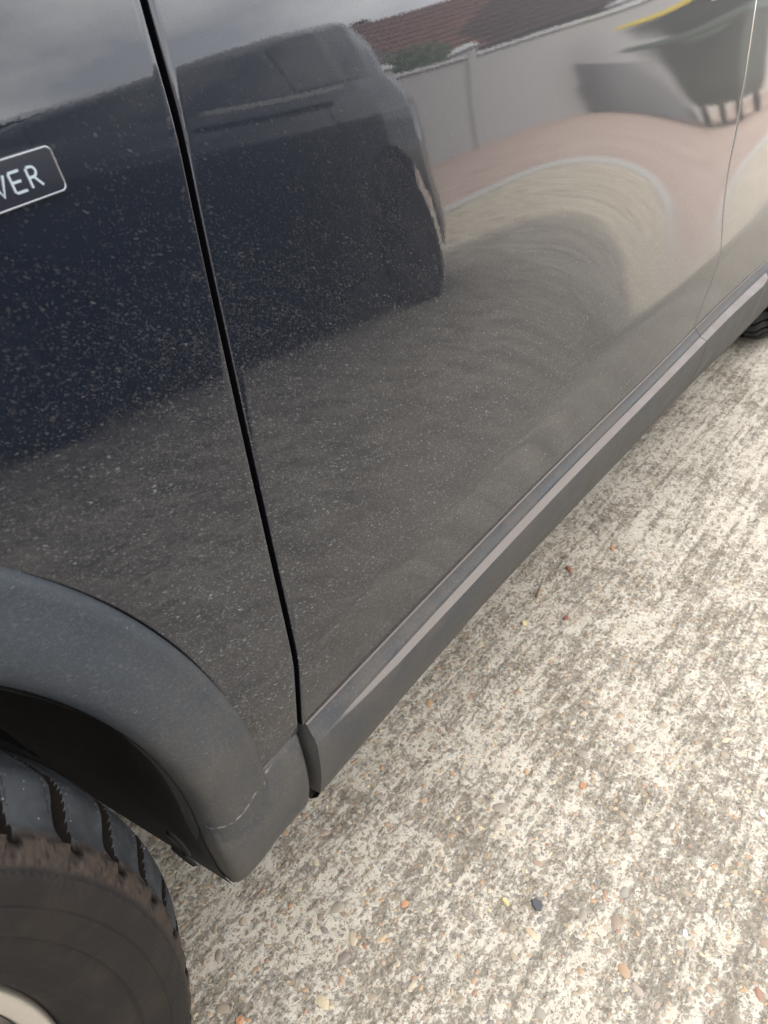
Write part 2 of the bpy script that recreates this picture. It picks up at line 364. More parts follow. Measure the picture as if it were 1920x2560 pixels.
def panel(name, X, Z, mat, parent, off=0., rad=.0028, depth=.016, yfun=None, hem=(1, 1, 1, 1)):
    """grid of (x,z) points laid on the body surface, with its four edges rolled inwards"""
    nu, nv = X.shape
    Y = (yfun or S)(X, Z)+off
    P = np.stack([X, Y, Z], -1)
    V = [tuple(p) for p in P.reshape(-1, 3)]; Fc = grid_faces(nu, nv); inner_faces = []
    def roll(idx, inner):
        e = P[idx[:, 0], idx[:, 1]]; q = P[inner[:, 0], inner[:, 1]]
        d = e-q; d[:, 1] = 0; d /= np.linalg.norm(d, axis=1, keepdims=True)+1e-12
        t = np.gradient(e, axis=0); t[:, 1] = 0; t /= np.linalg.norm(t, axis=1, keepdims=True)+1e-12
        d = d-(d*t).sum(1, keepdims=True)*t; d /= np.linalg.norm(d, axis=1, keepdims=True)+1e-12
        prev = [int(i*nv+j) for i, j in idx]
        for k, th in enumerate((30, 60, 90, -1)):
            if th > 0: pts = e+d*rad*math.sin(R(th))+np.array([0, 1., 0])*rad*(1-math.cos(R(th)))
            else: pts = e+d*rad+np.array([0, 1., 0])*(rad+depth)
            st = len(V); V.extend(tuple(p) for p in pts)
            for m in range(len(prev)-1):
                if th < 0: inner_faces.append(len(Fc))
                Fc.append((prev[m], prev[m+1], st+m+1, st+m))
            prev = list(range(st, st+len(pts)))
    i = np.arange(nu); j = np.arange(nv)
    if hem[0]: roll(np.stack([0*j, j], 1), np.stack([0*j+1, j], 1))
    if hem[1]: roll(np.stack([0*j+nu-1, j], 1), np.stack([0*j+nu-2, j], 1))
    if hem[2]: roll(np.stack([i, 0*i], 1), np.stack([i, 0*i+1], 1))
    if hem[3]: roll(np.stack([i, 0*i+nv-1], 1), np.stack([i, 0*i+nv-2], 1))
    me = mesh(name, V, Fc, mat); me.materials.append(M_BLACK)
    for q in inner_faces: me.polygons[q].material_index = 1  # inner hem blackened so the shade of the gap is in the colour
    bm = bmesh.new(); bm.from_mesh(me); bmesh.ops.recalc_face_normals(bm, faces=bm.faces); bm.to_mesh(me); bm.free()
    return newobj(name, me, parent)

FG = np.array([(.372, -.001), (.486, .007), (.573, .012), (.69, .0185), (.748, .0215), (.82, .026), (.883, .0225), (1.0, .02)])
RG = np.array([(.372, 1.035), (.384, 1.060), (.43, 1.150), (.477, 1.213), (.509, 1.232), (.579, 1.288), (.65, 1.355), (.726, 1.400), (.79, 1.415), (.845, 1.418), (1.0, 1.415)])
def smooth_interp(z, tab, k=5):
    zz = np.linspace(tab[0, 0], tab[-1, 0], 200); xx = np.interp(zz, tab[:, 0], tab[:, 1])
    ker = np.ones(k*2+1)/(k*2+1); xs = np.convolve(np.pad(xx, k, mode='reflect', reflect_type='odd'), ker, 'valid')
    return np.interp(z, zz, xs)
ZTOP = .985
ZB = .3765                         # lower edge of the doors

# ================================================================== the ground
def ground():
    v, f = [], []
    xs = [-60, -12, -4, -2, -1, -.5, 0, .5, 1, 1.5, 2, 3, 4, 6, 10, 20, 70]
    def edge(x): return -3.22-.13*(x-3)
    ys = [30, 10, 4, 2, 1, .3, 0, -.3, -.7, -1.2, -2]
    rows = [[(x, y, 0) for y in ys]+[(x, edge(x), 0)] for x in xs]
    V = [p for r in rows for p in r]
    me = mesh('ground', V, grid_faces(len(xs), len(ys)+1), M_CONC, False)
    bm = bmesh.new(); bm.from_mesh(me); bmesh.ops.recalc_face_normals(bm, faces=bm.faces); bm.to_mesh(me); bm.free()
    g = struct(newobj('ground', me))
    # kerb: a flush grey edging
    V = []
    for x in xs:
        e = edge(x); V += [(x, e, -.05), (x, e, .012), (x, e-.16, .016), (x, e-.16, -.05)]
    struct(newobj('kerb', mesh('kerb', V, grid_faces(len(xs), 4), M_KERB, False)))
    V = []
    for x in xs: e = edge(x); V += [(x, e-.16, .004), (x, -60, .004)]
    struct(newobj('pavement', mesh('pavement', V, grid_faces(len(xs), 2), M_PAVE, False)))
    return g
GROUND = ground()

def pebble_shape(seed):
    r = random.Random(seed); bm = bmesh.new(); bmesh.ops.create_icosphere(bm, subdivisions=2, radius=1)
    a, b, c = 1, r.uniform(.55, .9), r.uniform(.38, .6)
    k = [Vector((r.uniform(-1, 1), r.uniform(-1, 1), r.uniform(-.3, 1))).normalized() for _ in range(4)]
    h = [r.uniform(.6, .95) for _ in k]
    for v in bm.verts:
        for q, t in zip(k, h):
            d = v.co.dot(q)
            if d > t: v.co -= q*(d-t)*.85
        v.co = Vector((v.co.x*a, v.co.y*b, v.co.z*c))
    bmesh.ops.delete(bm, geom=[v for v in bm.verts if v.co.z < -.12], context='VERTS')
    bmesh.ops.triangulate(bm, faces=bm.faces)
    me = bpy.data.meshes.new('pebble'); bm.to_mesh(me); bm.free(); me.materials.append(M_PEB); me.shade_smooth(); return me
PEB = [pebble_shape(i) for i in range(14)]
def pebbles():
    r = random.Random(3)
    # 300 largest individually, where the camera sees the slab large
    n = 0; placed = []
    camv = Vector(CAM)
    def visible(x, y):
        d = Vector((x, y, 0))-camv; f = d.dot(F)
        if f < .1: return False
        u = d.dot(R2)/f*1923+960; v = d.dot(D2)/f*1923+1280
        return -30 < u < 1950 and 700 < v < 2620
    while n < 290:
        x = r.uniform(-.2, .55); y = r.uniform(-.45, .30)
        if not visible(x, y): continue
        s = .0040+.0060*r.random()**2.6
        if any((x-a)**2+(y-b)**2 < (s+c)**2 for a, b, c in placed): continue
        placed.append((x, y, s)); me = PEB[r.randrange(14)]
        o = bpy.data.objects.new('pebble', me); col.objects.link(o); o.parent = GROUND
        o.location = (x, y, -.0003-s*.05); o.scale = (s*1.15, s, s*.45); o.rotation_euler = (r.uniform(-.15, .15), r.uniform(-.15, .15), r.uniform(0, 6.28)); n += 1
    # the rest: one gravel part
    base = []
    for me in PEB:
        base.append((np.array([v.co[:] for v in me.vertices]), [tuple(p.vertices) for p in me.polygons]))
    V, Fc, C = [], [], []; off = 0; k = 0
    while k < 11000:
        x = r.uniform(-.25, 2.1) if r.random() < .35 else r.uniform(-.2, .9); y = r.uniform(-.75, .35)
        if not visible(x, y): continue
        s = .0012+.0032*r.random()**2.2
        bv, bf = base[r.randrange(14)]; a = r.uniform(0, 6.28); ca, sa = math.cos(a), math.sin(a)
        q = bv*np.array([s*1.1, s, s*.6]); V.append(np.stack([q[:, 0]*ca-q[:, 1]*sa+x, q[:, 0]*sa+q[:, 1]*ca+y, q[:, 2]-s*.1], 1))
        Fc += [tuple(i+off for i in p) for p in bf]; off += len(bv); C += [r.random()]*len(bv); k += 1
    V = np.concatenate(V); me = mesh('gravel', V, Fc, M_PEB)
    at = me.color_attributes.new('stone', 'FLOAT_COLOR', 'POINT')
    at.data.foreach_set('color', np.repeat(np.array(C), 4).astype(np.float32))
    o = newobj('gravel', me, GROUND); o['kind'] = 'stuff'
pebbles()

# loose bits lying on the slab
def chip(x, y, sx, sy, sz, rz, mat, label, group=None, nm='stone_chip', cat='stone chip'):
    r = random.Random(int(abs(x*9999)+abs(y*777))); V = []; n = 7
    for k in range(n):
        a = k/n*2*math.pi; q = r.uniform(.7, 1.)
        V.append((math.cos(a)*sx*q, math.sin(a)*sy*q, 0))
    for k in range(n):
        a = k/n*2*math.pi; q = r.uniform(.5, .75)
        V.append((math.cos(a)*sx*q, math.sin(a)*sy*q, sz*r.uniform(.7, 1)))
    Fc = [(k, (k+1) % n, n+(k+1) % n, n+k) for k in range(n)]+[tuple(range(n, 2*n))]
    o = newobj(nm, mesh(nm, V, Fc, mat, False), None, (x, y, .001)); o.rotation_euler = (0, 0, rz)
    o['label'] = label; o['category'] = cat
    return o
M_OR = simple('orange_stone', (.36, .185, .095), .7); M_RED = simple('red_stone', (.22, .09, .06), .6)
M_YEL = simple('yellow_stone', (.52, .41, .20), .6); M_DARKST = simple('dark_stone', (.055, .055, .058), .6); M_CHIPW = simple('white_stone', (.72, .70, .66), .6); M_TWIG = simple('twig_brown', (.26, .15, .08), .8)
chip(.872, .023, .010, .006, .004, .3, M_OR, 'bright orange stone chip lying on the cream concrete beside the rear half of the sill')
chip(.771, .066, .011, .006, .005, .9, M_RED, 'dark reddish brown stone chip on the concrete, close below the sill trim')
chip(.646, .017, .007, .005, .004, .2, M_RED, 'small brick red stone chip between the yellow chip and the orange chip')
chip(.597, .070, .006, .005, .005, .2, M_YEL, 'small pale yellow stone chip close to the dark car sill')
chip(.173, -.156, .010, .0085, .002, .6, M_DARKST, 'flat blackish tar coloured stone in the pale concrete, darkest of the loose stones')
chip(.0902, -.028, .0065, .0045, .002, -.4, M_OR, 'orange brown oval stone in the concrete, left of the blackish stone')
chip(.352, -.136, .0075, .0065, .002, 0, M_OR, 'round flat orange stone in the middle of the concrete, right of the sill trim')
chip(.232, -.306, .0055, .0035, .003, .5, M_CHIPW, 'small white stone chip in the concrete near the right edge')
chip(.156, -.124, .007, .0035, .004, 1.2, M_YEL, 'mustard yellow elongated stone chip beside the blackish stone')
chip(-.107, .047, .006, .005, .003, .2, M_OR, 'reddish orange pebble at the bottom edge, beside the front tyre')
chip(.434, -.340, .006, .004, .003, .2, M_CHIPW, 'bright white stone flake on the concrete at the far right edge')
chip(.678, .083, .020, .0016, .003, .25, M_TWIG, 'thin curved brown twig on the concrete close to the sill', nm='twig', cat='twig')

# ================================================================== the car in front of the lens
CAR = root('parked_car', (.82, .9, 0), 'dusty dark navy car with grey plastic sill trim, seen in close-up', 'car')

# front fender
def fender():
    nu, nv = 110, 90
    t = np.linspace(-1., 1., nu)
    # columns: from far front to the door gap; lower edge follows the arch then the sill line
    xl = np.concatenate([np.linspace(-.95, -.16, 34)[:-1], WX+.4525*np.sin(np.linspace(math.asin((-.16-WX)/.4525), math.asin(.999), 56)), np.linspace(-.049, -.0025, 10)])
    nu = len(xl)
    X = np.zeros((nu, nv)); Z = np.zeros((nu, nv))
    v = np.linspace(0, 1, nv)
    for k, x in enumerate(xl):
        r2 = .4525**2-(x-WX)**2
        zb = WZ+math.sqrt(r2) if r2 > 0 else ZB
        zb = max(zb, ZB)
        z = zb+(ZTOP-zb)*v
        # shear columns so the last one lies on the gap line
        frac = ss((x+.25)/.25)
        X[k] = x+frac*(smooth_interp(z, FG)-.0002-0.0)*1.0-frac*.0026
        Z[k] = z
    return panel('front_fender', X, Z, M_PAINT, CAR, hem=(0, 1, 1, 0), rad=.0013)
fender()

def door(name, xl, xr, nu, nv, zb=None):
    v = np.linspace(0, 1, nv); u = np.linspace(0, 1, nu)
    zlo = np.full(nu, ZB) if zb is None else zb
    X = np.zeros((nu, nv)); Z = np.zeros((nu, nv))
    for a in range(nu):
        z = zlo[a]+(ZTOP-zlo[a])*v
        Z[a] = z; X[a] = xl(z)*(1-u[a])+xr(z)*u[a]
    return panel(name, X, Z, M_PAINT, CAR, hem=(1, 1, 1, 0), rad=.0010)
FDOOR = door('front_door', lambda z: smooth_interp(z, FG)+.0028, lambda z: smooth_interp(z, RG)-.0013, 260, 150)
# rear door ends in the rear wheel arch
def rear_door():
    nu, nv = 110, 110
    X = np.zeros((nu, nv)); Z = np.zeros((nu, nv)); v = np.linspace(0, 1, nv)
    for a in range(nu):
        u = a/(nu-1)
        # bottom point x, then height of the arch there
        xb = 1.04+(2.02-1.04)*u
        r2 = .435**2-(xb-RWX)**2
        zb = max(ZB, WZ+math.sqrt(r2)) if r2 > 0 else ZB
        z = zb+(ZTOP-zb)*v; Z[a] = z
        X[a] = (smooth_interp(z, RG)+.0013)*(1-u)+(2.02)*u if r2 <= 0 else (smooth_interp(z, RG)+.0013)*(1-u)+2.02*u
    return panel('rear_door', X, Z, M_PAINT, CAR, hem=(1, 0, 1, 0), rad=.0009)
rear_door()
def dark_gap_strip():  # black strip laid over the rear door gap in place of its shade
    z = np.linspace(.377, ZTOP, 120); V = []
    for q in z:
        xm = float(smooth_interp(np.array([q]), RG)[0])
        for dx in (-.0019, 0., .0019): V.append((xm+dx, float(S(xm+dx, q))+.0001, q))
    newobj('dark_gap_strip', mesh('dark_gap_strip', V, grid_faces(120, 3), M_BLACK), CAR)
dark_gap_strip()

# dark structure behind the panel gaps
def inner():
    X, Z = np.meshgrid(np.linspace(-.05, 1.9, 60), np.linspace(.372, .98, 30), indexing='ij')
    Y = S0(X, Z)+.022
    me = mesh('inner_seal', np.stack([X, Y, Z], -1).reshape(-1, 3), grid_faces(60, 30), M_BLACK)
    newobj('inner_seal', me, CAR)
inner()

# ---- door handle at the top edge of the front door
def handle():
    zc = .885; xc = 1.175
    pts = []
    V, Fc = [], []
    n = 40
    for ring, (rx, rz, dy) in enumerate(((.062, .034, -.0006), (.058, .030, .001), (.045, .020, .010), (.02, .008, .016))):
        for k in range(n):
            a = 2*math.pi*k/n; x = xc+rx*math.cos(a); z = zc+rz*math.sin(a)
            V.append((x, float(S(x, z))-.0008+(dy if dy < 0 else dy*.0), z))
    for ring in range(3):
        for k in range(n): a = ring*n+k; b = ring*n+(k+1) % n; Fc.append((a, b, b+n, a+n))
    h = newobj('door_handle', mesh('handle_cup', V, Fc, M_PAINT), CAR)
    V, Fc = [], []
    for i in range(13):
        t = i/12; x = xc-.085+.17*t; z = zc+.012; y = float(S(x, z))-.012-.022*math.sin(math.pi*t)**.5
        for k in range(8):
            a = 2*math.pi*k/8; V.append((x, y+.007*math.cos(a), z+.011*math.sin(a)))
    Fc = grid_faces(13, 8)+[(i*8+7, i*8, (i+1)*8, (i+1)*8+7) for i in range(12)]
    g = newobj('grip', mesh('handle_grip', V, Fc, M_PAINT), h)
handle()

# ---- badge
def badge():
    # frame on the surface: u along x, v along z
    o = np.array([-.0884, 0., .8145])
    def at(u, v, h):          # u: + towards rear, v: up, h: height off the panel
        x = o[0]+u-v*.15; z = o[2]+v+u*.07
        n = Sn(np.array(x), np.array(z)); return np.array([x, float(S(x, z)), z])+n*h
    def rrect(x0, x1, y0, y1, r, n=6):
        p = []
        for cx_, cy_, a0 in ((x1-r, y1-r, 0), (x0+r, y1-r, 90), (x0+r, y0+r, 180), (x1-r, y0+r, 270)):
            for k in range(n+1): a = R(a0+90*k/n); p.append((cx_+r*math.cos(a), cy_+r*math.sin(a)))
        return p
    b = root_part = None
    P0 = rrect(-.085, .0236, -.0107, .0104, .0030)
    rings = [(0., 0.), (0., .0016), (.0004, .0023), (.0009, .0024), (.0012, .0020)]
    V, Fc = [], []; n = len(P0); cxm, cym = -.030, -.0001
    for ins, h in rings:
        for (x, y) in P0:
            sx = 1-ins/.055; sy = 1-ins/.0111
            V.append(at(cxm+(x-cxm)*sx, cym+(y-cym)*sy, h))
    for rI in range(len(rings)-1):
        for k in range(n): a = rI*n+k; c = rI*n+(k+1) % n; Fc.append((a, c, c+n, a+n))
    b = newobj('badge', mesh('badge_rim', V, Fc, M_CHROME), CAR)
    V = []; xa_, xb_, ya_, yb_, rr_ = -.083, .0224, -.0096, .0093, .0025
    us = list(np.linspace(xa_, xb_-rr_, 40))+[xb_-rr_+rr_*math.sin(R(a)) for a in (20, 40, 60, 75, 90)]
    for u in us:
        q = max(0, u-(xb_-rr_)); cut = rr_-math.sqrt(max(0, rr_*rr_-q*q))
        for j in range(7): V.append(at(u, (ya_+cut)+(yb_-ya_-2*cut)*j/6, .0021))
    newobj('badge_face', mesh('badge_face', V, grid_faces(len(us), 7), M_BADGE), b)
    def stroke(nm, segs):
        V, Fc = [], []; wd = .00055
        for pl in segs:
            pl = [np.array(q) for q in pl]; st = len(V)
            for i, q in enumerate(pl):
                a = pl[max(0, i-1)]; c = pl[min(len(pl)-1, i+1)]; t = (c-a)/np.linalg.norm(c-a); nn = np.array([-t[1], t[0]])
                for s, h in ((-1, .0021), (-1, .0027), (1, .0027), (1, .0021)): V.append(at(*(q+nn*s*wd), h))
            Fc += grid_faces(len(pl), 4, st); Fc += [(st, st+1, st+2, st+3), (len(V)-1, len(V)-2, len(V)-3, len(V)-4)]
        me = mesh(nm, V, Fc, M_LETTER, False)
        bm = bmesh.new(); bm.from_mesh(me); bmesh.ops.recalc_face_normals(bm, faces=bm.faces); bm.to_mesh(me); bm.free()
        newobj('badge_letter', me, b)
    h0, h1 = -.0048, .0040
    stroke('letter_e', [[(.0008, h1), (-.0045, h1), (-.0052, h1-.0007), (-.0052, h0+.0007), (-.0045, h0), (.0012, h0)], [(-.0052, -.0003), (0., -.0003)]])
    bow = [(.0046+.0006, h1)]+[(.0072+.0024*math.cos(R(a)), h1-.0022+.0022*math.sin(R(a))) for a in range(90, -91, -20)]+[(.0049, h1-.0044)]
    stroke('letter_r', [[(.0046, h0), (.0046, h1-.0003)], bow, [(.0074, h1-.0045), (.0108, h0)]])
    stroke('letter_v', [[(-.0155, h1), (-.0118, h0), (-.0080, h1)]])
    return b
badge()

# ---- wheel arch trim and the piece of sill below the fender
def arch_trim():
    # polar part: theta from 200deg (front) over the top to the rear end, ring profile from outer to inner radius
    prof = [(.4555, .008), (.4550, .0005), (.4520, -.0055), (.4480, -.0085), (.4440, -.0090), (.436, -.0088), (.428, -.0112), (.420, -.0125), (.410, -.012), (.402, -.009), (.397, -.003), (.395, .006), (.395, .03)]
    # theta list: clockwise from front-bottom to rear
    th = np.linspace(R(200), R(1.5), 150)
    V, Fc = [], []
    for t in th:
        k = ss((math.cos(t)-.35)/.6) if t < R(90) else 0
        for r, dy in prof:
            rr = r
            x = WX+rr*math.cos(t); z = WZ+rr*math.sin(t)
            base = float(S(WX+.46*math.cos(t), max(WZ+.46*math.sin(t), .30)))
            V.append((x, min(base, .012)+dy, z))
    Fc = grid_faces(len(th), len(prof))
    # lower rear corner
    st = len(V)
    zs = [.3755, .3748, .3738, .3695, .350, .335, .318, .302, .288, .272, .255, .240, .228, .221, .218]
    ys = [.008, .0015, -.0004, -.0032, -.0078, -.0092, -.0085, -.0060, -.0020, .0055, .0140, .0225, .0320, .045, .09]
    nxc = 26
    for z, y in zip(zs, ys):
        xi = WX+.395*math.cos(math.asin(max(-1, min(1, (z-WZ)/.395))))
        xi = np.interp(z, [.218, .24, .293, .342, .376], [-.076, -.084, -.100, -.1078, -.1085])
        xr = np.interp(z, [.218, .225, .28, .317, .343, .376], [.026, .023, -.003, -.0065, -.0078, -.0055])
        for k in range(nxc):
            u = k/(nxc-1); x = xi+(xr-xi)*u
            yy = y-.0035*math.exp(-((x+.075)/.03)**2)*(1 if z > .26 else .5)
            if x < -.052 and z > .345: yy = yy*(1-ss((-.052-x)/.01)) - .0080*ss((-.052-x)/.01)
            if k == 0: yy += .006
            if k == 1: yy += .0018; x = xi+.003
            if k == nxc-1: yy += .0025
            V.append((x, yy, z))
    Fc += grid_faces(len(zs), nxc, st)
    # right-hand cut edge and inner edge going back
    for kk in (0, nxc-1):
        s2 = len(V)
        for a in range(len(zs)):
            p = V[st+a*nxc+kk]; V.append((p[0], p[1]+.03, p[2]))
        for a in range(len(zs)-1): Fc.append((st+a*nxc+kk, st+(a+1)*nxc+kk, s2+a+1, s2+a))
    me = mesh('wheel_arch_trim', V, Fc, M_TRIM)
    bm = bmesh.new(); bm.from_mesh(me); bmesh.ops.recalc_face_normals(bm, faces=bm.faces); bm.to_mesh(me); bm.free()
    newobj('wheel_arch_trim', me, CAR)
    # inner liner: the dark tunnel round the wheel
    th = np.linspace(R(205), R(0), 66); V = []; rowsL = ((.004, -.0015), (.03, .002), (.06, .010), (.10, .012), (.16, .018), (.24, .012), (.30, -.01), (.34, -.12), (.34, -.30))
    for t in th:
        for y, dr in rowsL:
            zz = WZ+(.396+dr)*math.sin(t); xx = WX+(.396+dr)*math.cos(t)
            rib = .006*math.sin(t*9)*ss((y-.05)/.1)
            V.append((xx+rib*math.cos(t), y+.006, zz+rib*math.sin(t)))
    for k in range(1, 13):
        q = k/12
        for y, dr in rowsL:
            zb_ = .223+min(y, .2)*.10; zz = WZ+(zb_-WZ)*q
            xx = float(np.interp(zz, [.218, .24, .293, .342], [-.0775, -.0855, -.1005, -.108]))+dr*(1-q)-.06*min(y, .3)*q
            V.append((xx, y+.006+.020*q*q, zz))
    th = np.zeros(78)
    me = mesh('wheel_liner', V, grid_faces(len(th), 9), M_LINER)
    ln = newobj('wheel_liner', me, CAR)
    # two oval clips pressed into the rear face of the liner
    for cy_, cz in ((.048, .312), (.056, .280)):
        V, Fc = [], []; n = 20
        for rr, dx in ((1., 0.), (.86, -.003), (.72, 0.)):
            for k in range(n):
                a = 2*math.pi*k/n; z = cz+.017*rr*math.sin(a)+.4*.010*math.cos(a)*rr; y = cy_+.010*rr*math.cos(a)
                x = float(np.interp(z, [.218, .24, .293, .342], [-.0775, -.0855, -.1005, -.108]))-.05*y-.006
                V.append((x+dx+.003, y, z))
        for q in range(2):
            for k in range(n): a = q*n+k; b = q*n+(k+1) % n; Fc.append((a, b, b+n, a+n))
        newobj('liner_clip', mesh('liner_clip', V, Fc, M_LINER), ln)
arch_trim()

# ---- sill trim, front and rear lengths
def sill(name, x0, x1, nx, cut0, cut1):
    xs = np.linspace(x0, x1, nx); V = []; rows = 18
    for x in xs:
        yo = float(S0(x, .374)); dz = -np.interp(x, [.35, 1., 1.4, 1.9], [0, .018, .034, .034])
        lw = np.interp(x, [.018, .06, .12, .25, .5, .9, 1.2, 1.42, 1.47, 1.49], [0, .0030, .0058, .0072, .0085, .0098, .012, .014, .010, 0])
        up = np.interp(x, [0, .1, .5, .9, 1.5, 1.6], [0, .002, .004, .004, 0, -.002])
        f = ss((x-x0)/.006)
        zl = .3575+up*.5
        prof = [(.014, .3735), (.0012, .3734), (-.0004, .3727), (-.0011, .3712), (-.0036, .3670), (-.0086, zl+.003), (-.0094, zl+.0006),
                (-.0098, zl), (-.0100-lw*.5, zl-.0004-lw*.16), (-.0103-lw, zl-.0010-lw*.34), (-.0112-lw*1.03, zl-.004-lw*.50),
                (-.0118-lw*.70, .332), (-.0085-lw*.35, .308), (-.0035, .289), (.0085, .262), (.020, .240), (.034, .2225), (.10, .214)]
        for k, (y, z) in enumerate(prof):
            zz = z+(dz*ss((.36-z)/.07))
            V.append((x, y+yo, zz))
    # end caps turned back
    n = len(V); Fc = grid_faces(nx, rows)
    xc = [np.interp(V[k][2], [.214, .225, .28, .317, .343, .376], [.034, .031, .003, -.0012, -.003, .0005])+.0055 for k in range(rows)]
    if cut0:
        for k in range(rows):           # follow the curved cut of the trim
            for i in range(6):
                t = 1-i/6; q = V[i*rows+k]; V[i*rows+k] = (q[0]*(1-t)+xc[k]*t+ (q[0]-x0)*t*.0, q[1], q[2])
    for base_, sgn in ((0, 1), (nx-1, 1)):
        s2 = len(V)
        for k in range(rows): p = V[base_*rows+k]; V.append((p[0], p[1]+.03, p[2]))
        for k in range(rows-1): Fc.append((base_*rows+k, base_*rows+k+1, s2+k+1, s2+k))
    me = mesh(name, V, Fc, M_SILL)
    bm = bmesh.new(); bm.from_mesh(me); bmesh.ops.recalc_face_normals(bm, faces=bm.faces); bm.to_mesh(me); bm.free()
    me.set_sharp_from_angle(angle=R(22)); newobj('sill_trim', me, CAR)
sill('sill_trim_front', .004, 1.0575, 220, True, False)
sill('sill_trim_rear', 1.0597, 1.80, 90, False, False)
boxobj('floor_pan', (.98, .96, .200), (1.70, 1.68, .05), M_LINER, CAR)

# ---- wheels
def tyre_mesh(detail):
    # profile: list (r, y, zone) from bead on the outer side over the tread to the inner side; y grows into the car
    pr = [(.2495, .012, 0), (.2510, -.006, 0), (.256, -.019, 0), (.266, -.030, 0), (.280, -.0368, 0), (.2875, -.0372, 0), (.289, -.0392, 0), (.298, -.0420, 0), (.3045, -.0438, 0), (.3055, -.0428, 0), (.308, -.0435, 0), (.3180, -.0425, 0), (.3205, -.0415, 0), (.3215, -.0388, 0), (.3228, -.0385, 1), (.3255, -.0370, 1), (.3285, -.0346, 1), (.3315, -.0312, 1), (.3340, -.0275, 1)]
    ts = np.concatenate([np.linspace(0, .3, 64 if detail else 12)[:-1], np.linspace(.3, 1, 40)])
    for t in ts:
        y = -.022+.200*t
        c = abs(t-.5)*2
        r = 1*.3545-.0180*ss((c-.66)/.34)**1.3-.0012*c*c
        pr.append((r, y, 2+t))
    pr += [(.332, .186, 0), (.318, .196, 0), (.298, .198, 0), (.275, .190, 0), (.262, .17, 0)]
    nseg = 2400 if detail else 240
    th = np.arange(nseg)/nseg*2*math.pi
    pitch = 2*math.pi/44
    V = np.zeros((nseg, len(pr), 3)); C = np.zeros((nseg, len(pr), 4)); C[..., 3] = 1
    for j, (r, y, zn) in enumerate(pr):
        rr = np.full(nseg, r, float); g1 = np.zeros(nseg); tread = np.zeros(nseg); rust = np.zeros(nseg); dark = np.zeros(nseg)
        if zn == 1:      # shoulder band with zigzag notches, their shade painted in as dark colour
            q = (r-.3228)/(.3340-.3228)
            ph = (th/pitch*2+q*.9) % 1.
            rr -= .0012*np.where(ph < .5, ph*2, 0)*ss(q*3)
            ph2 = (th/pitch+.12+q*.12) % 1.
            gw = .12+.06*(1-q)
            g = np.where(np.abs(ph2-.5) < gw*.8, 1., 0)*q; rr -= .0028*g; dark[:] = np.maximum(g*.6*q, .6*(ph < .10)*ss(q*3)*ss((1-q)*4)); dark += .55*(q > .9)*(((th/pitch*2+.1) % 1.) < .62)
            rust[:] = .85*ss(q*4+.2); tread[:] = .1
        if zn >= 2:
            t = zn-2
            tread[:] = 1.
            # shoulder blocks: lateral grooves, curved, widening outwards
            if t < .30:
                q = t/.30
                ph = (th/pitch+.12-.10*q-.55*q**3*.5) % 1.
                gw = .112*(1-q)**.8+.010
                d = np.abs(ph-.5)/gw
                g = np.clip(1.25-d, 0, .25)*4
                g = np.clip((1.15-d)/.22, 0, 1)
                dep = .011*(1-q*.25)
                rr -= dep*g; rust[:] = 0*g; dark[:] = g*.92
                if q < .06: rust += .25
            if t < .30:
                for k_, o_ in ((3, .17), (3, .5), (3, .83)):
                    ph3 = (th/pitch+.12-.10*(t/.3)-.275*(t/.3)**3+.5+o_*.55+.22) % 1.
                    sp_ = (np.abs(ph3-.5) < .012)*(.06 < t < .26)*1.; rr -= .0022*sp_; tread[:] = tread-.4*sp_
            for gc, gwid in ((.325, .012), (.46, .026), (.64, .026)):      # circumferential grooves
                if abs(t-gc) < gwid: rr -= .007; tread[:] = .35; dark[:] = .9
            if .34 < t < .70:
                ph = (th/pitch*1.+t*1.6) % 1.; g = np.where(np.abs(ph-.5) < .035, 1., 0); rr -= .004*g; tread -= .4*g
            if t > .72:
                ph = (th/pitch+t*.8) % 1.; g = np.where(np.abs(ph-.5) < .10, 1., 0); rr -= .005*g
        if zn == 0 and .3175 <= r <= .3210: rr += .0006*np.sin(th*330)*.6
        V[:, j, 0] = rr*np.cos(th); V[:, j, 1] = y; V[:, j, 2] = rr*np.sin(th)
        C[:, j, 0] = tread; C[:, j, 1] = np.clip(rust, 0, 1); C[:, j, 2] = np.clip(dark, 0, 1)
    V[..., 2] = np.maximum(V[..., 2], -.3455)
    npf = len(pr)
    me = mesh('tyre', V.reshape(-1, 3), grid_faces(nseg, npf, 0, False, True), M_TYRE)
    bm = bmesh.new(); bm.from_mesh(me); bmesh.ops.recalc_face_normals(bm, faces=bm.faces); bm.to_mesh(me); bm.free()
    me.materials.append(M_GROOVE)
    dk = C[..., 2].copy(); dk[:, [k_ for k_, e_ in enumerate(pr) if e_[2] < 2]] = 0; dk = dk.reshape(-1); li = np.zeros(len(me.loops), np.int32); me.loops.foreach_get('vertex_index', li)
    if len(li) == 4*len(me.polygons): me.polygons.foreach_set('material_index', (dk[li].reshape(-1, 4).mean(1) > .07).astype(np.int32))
    if detail: me.set_sharp_from_angle(angle=R(30))
    at = me.color_attributes.new('zone', 'FLOAT_COLOR', 'POINT'); at.data.foreach_set('color', C.reshape(-1).astype(np.float32))
    return me
TYRE_HI = tyre_mesh(True); TYRE_LO = tyre_mesh(False)
def lathe(name, prof, mat, n=160):
    V = [(r*math.cos(2*math.pi*k/n), y, r*math.sin(2*math.pi*k/n)) for k in range(n) for r, y in prof]
    me = mesh(name, V, grid_faces(n, len(prof), 0, False, True), mat)
    bm = bmesh.new(); bm.from_mesh(me); bmesh.ops.recalc_face_normals(bm, faces=bm.faces); bm.to_mesh(me); bm.free(); return me
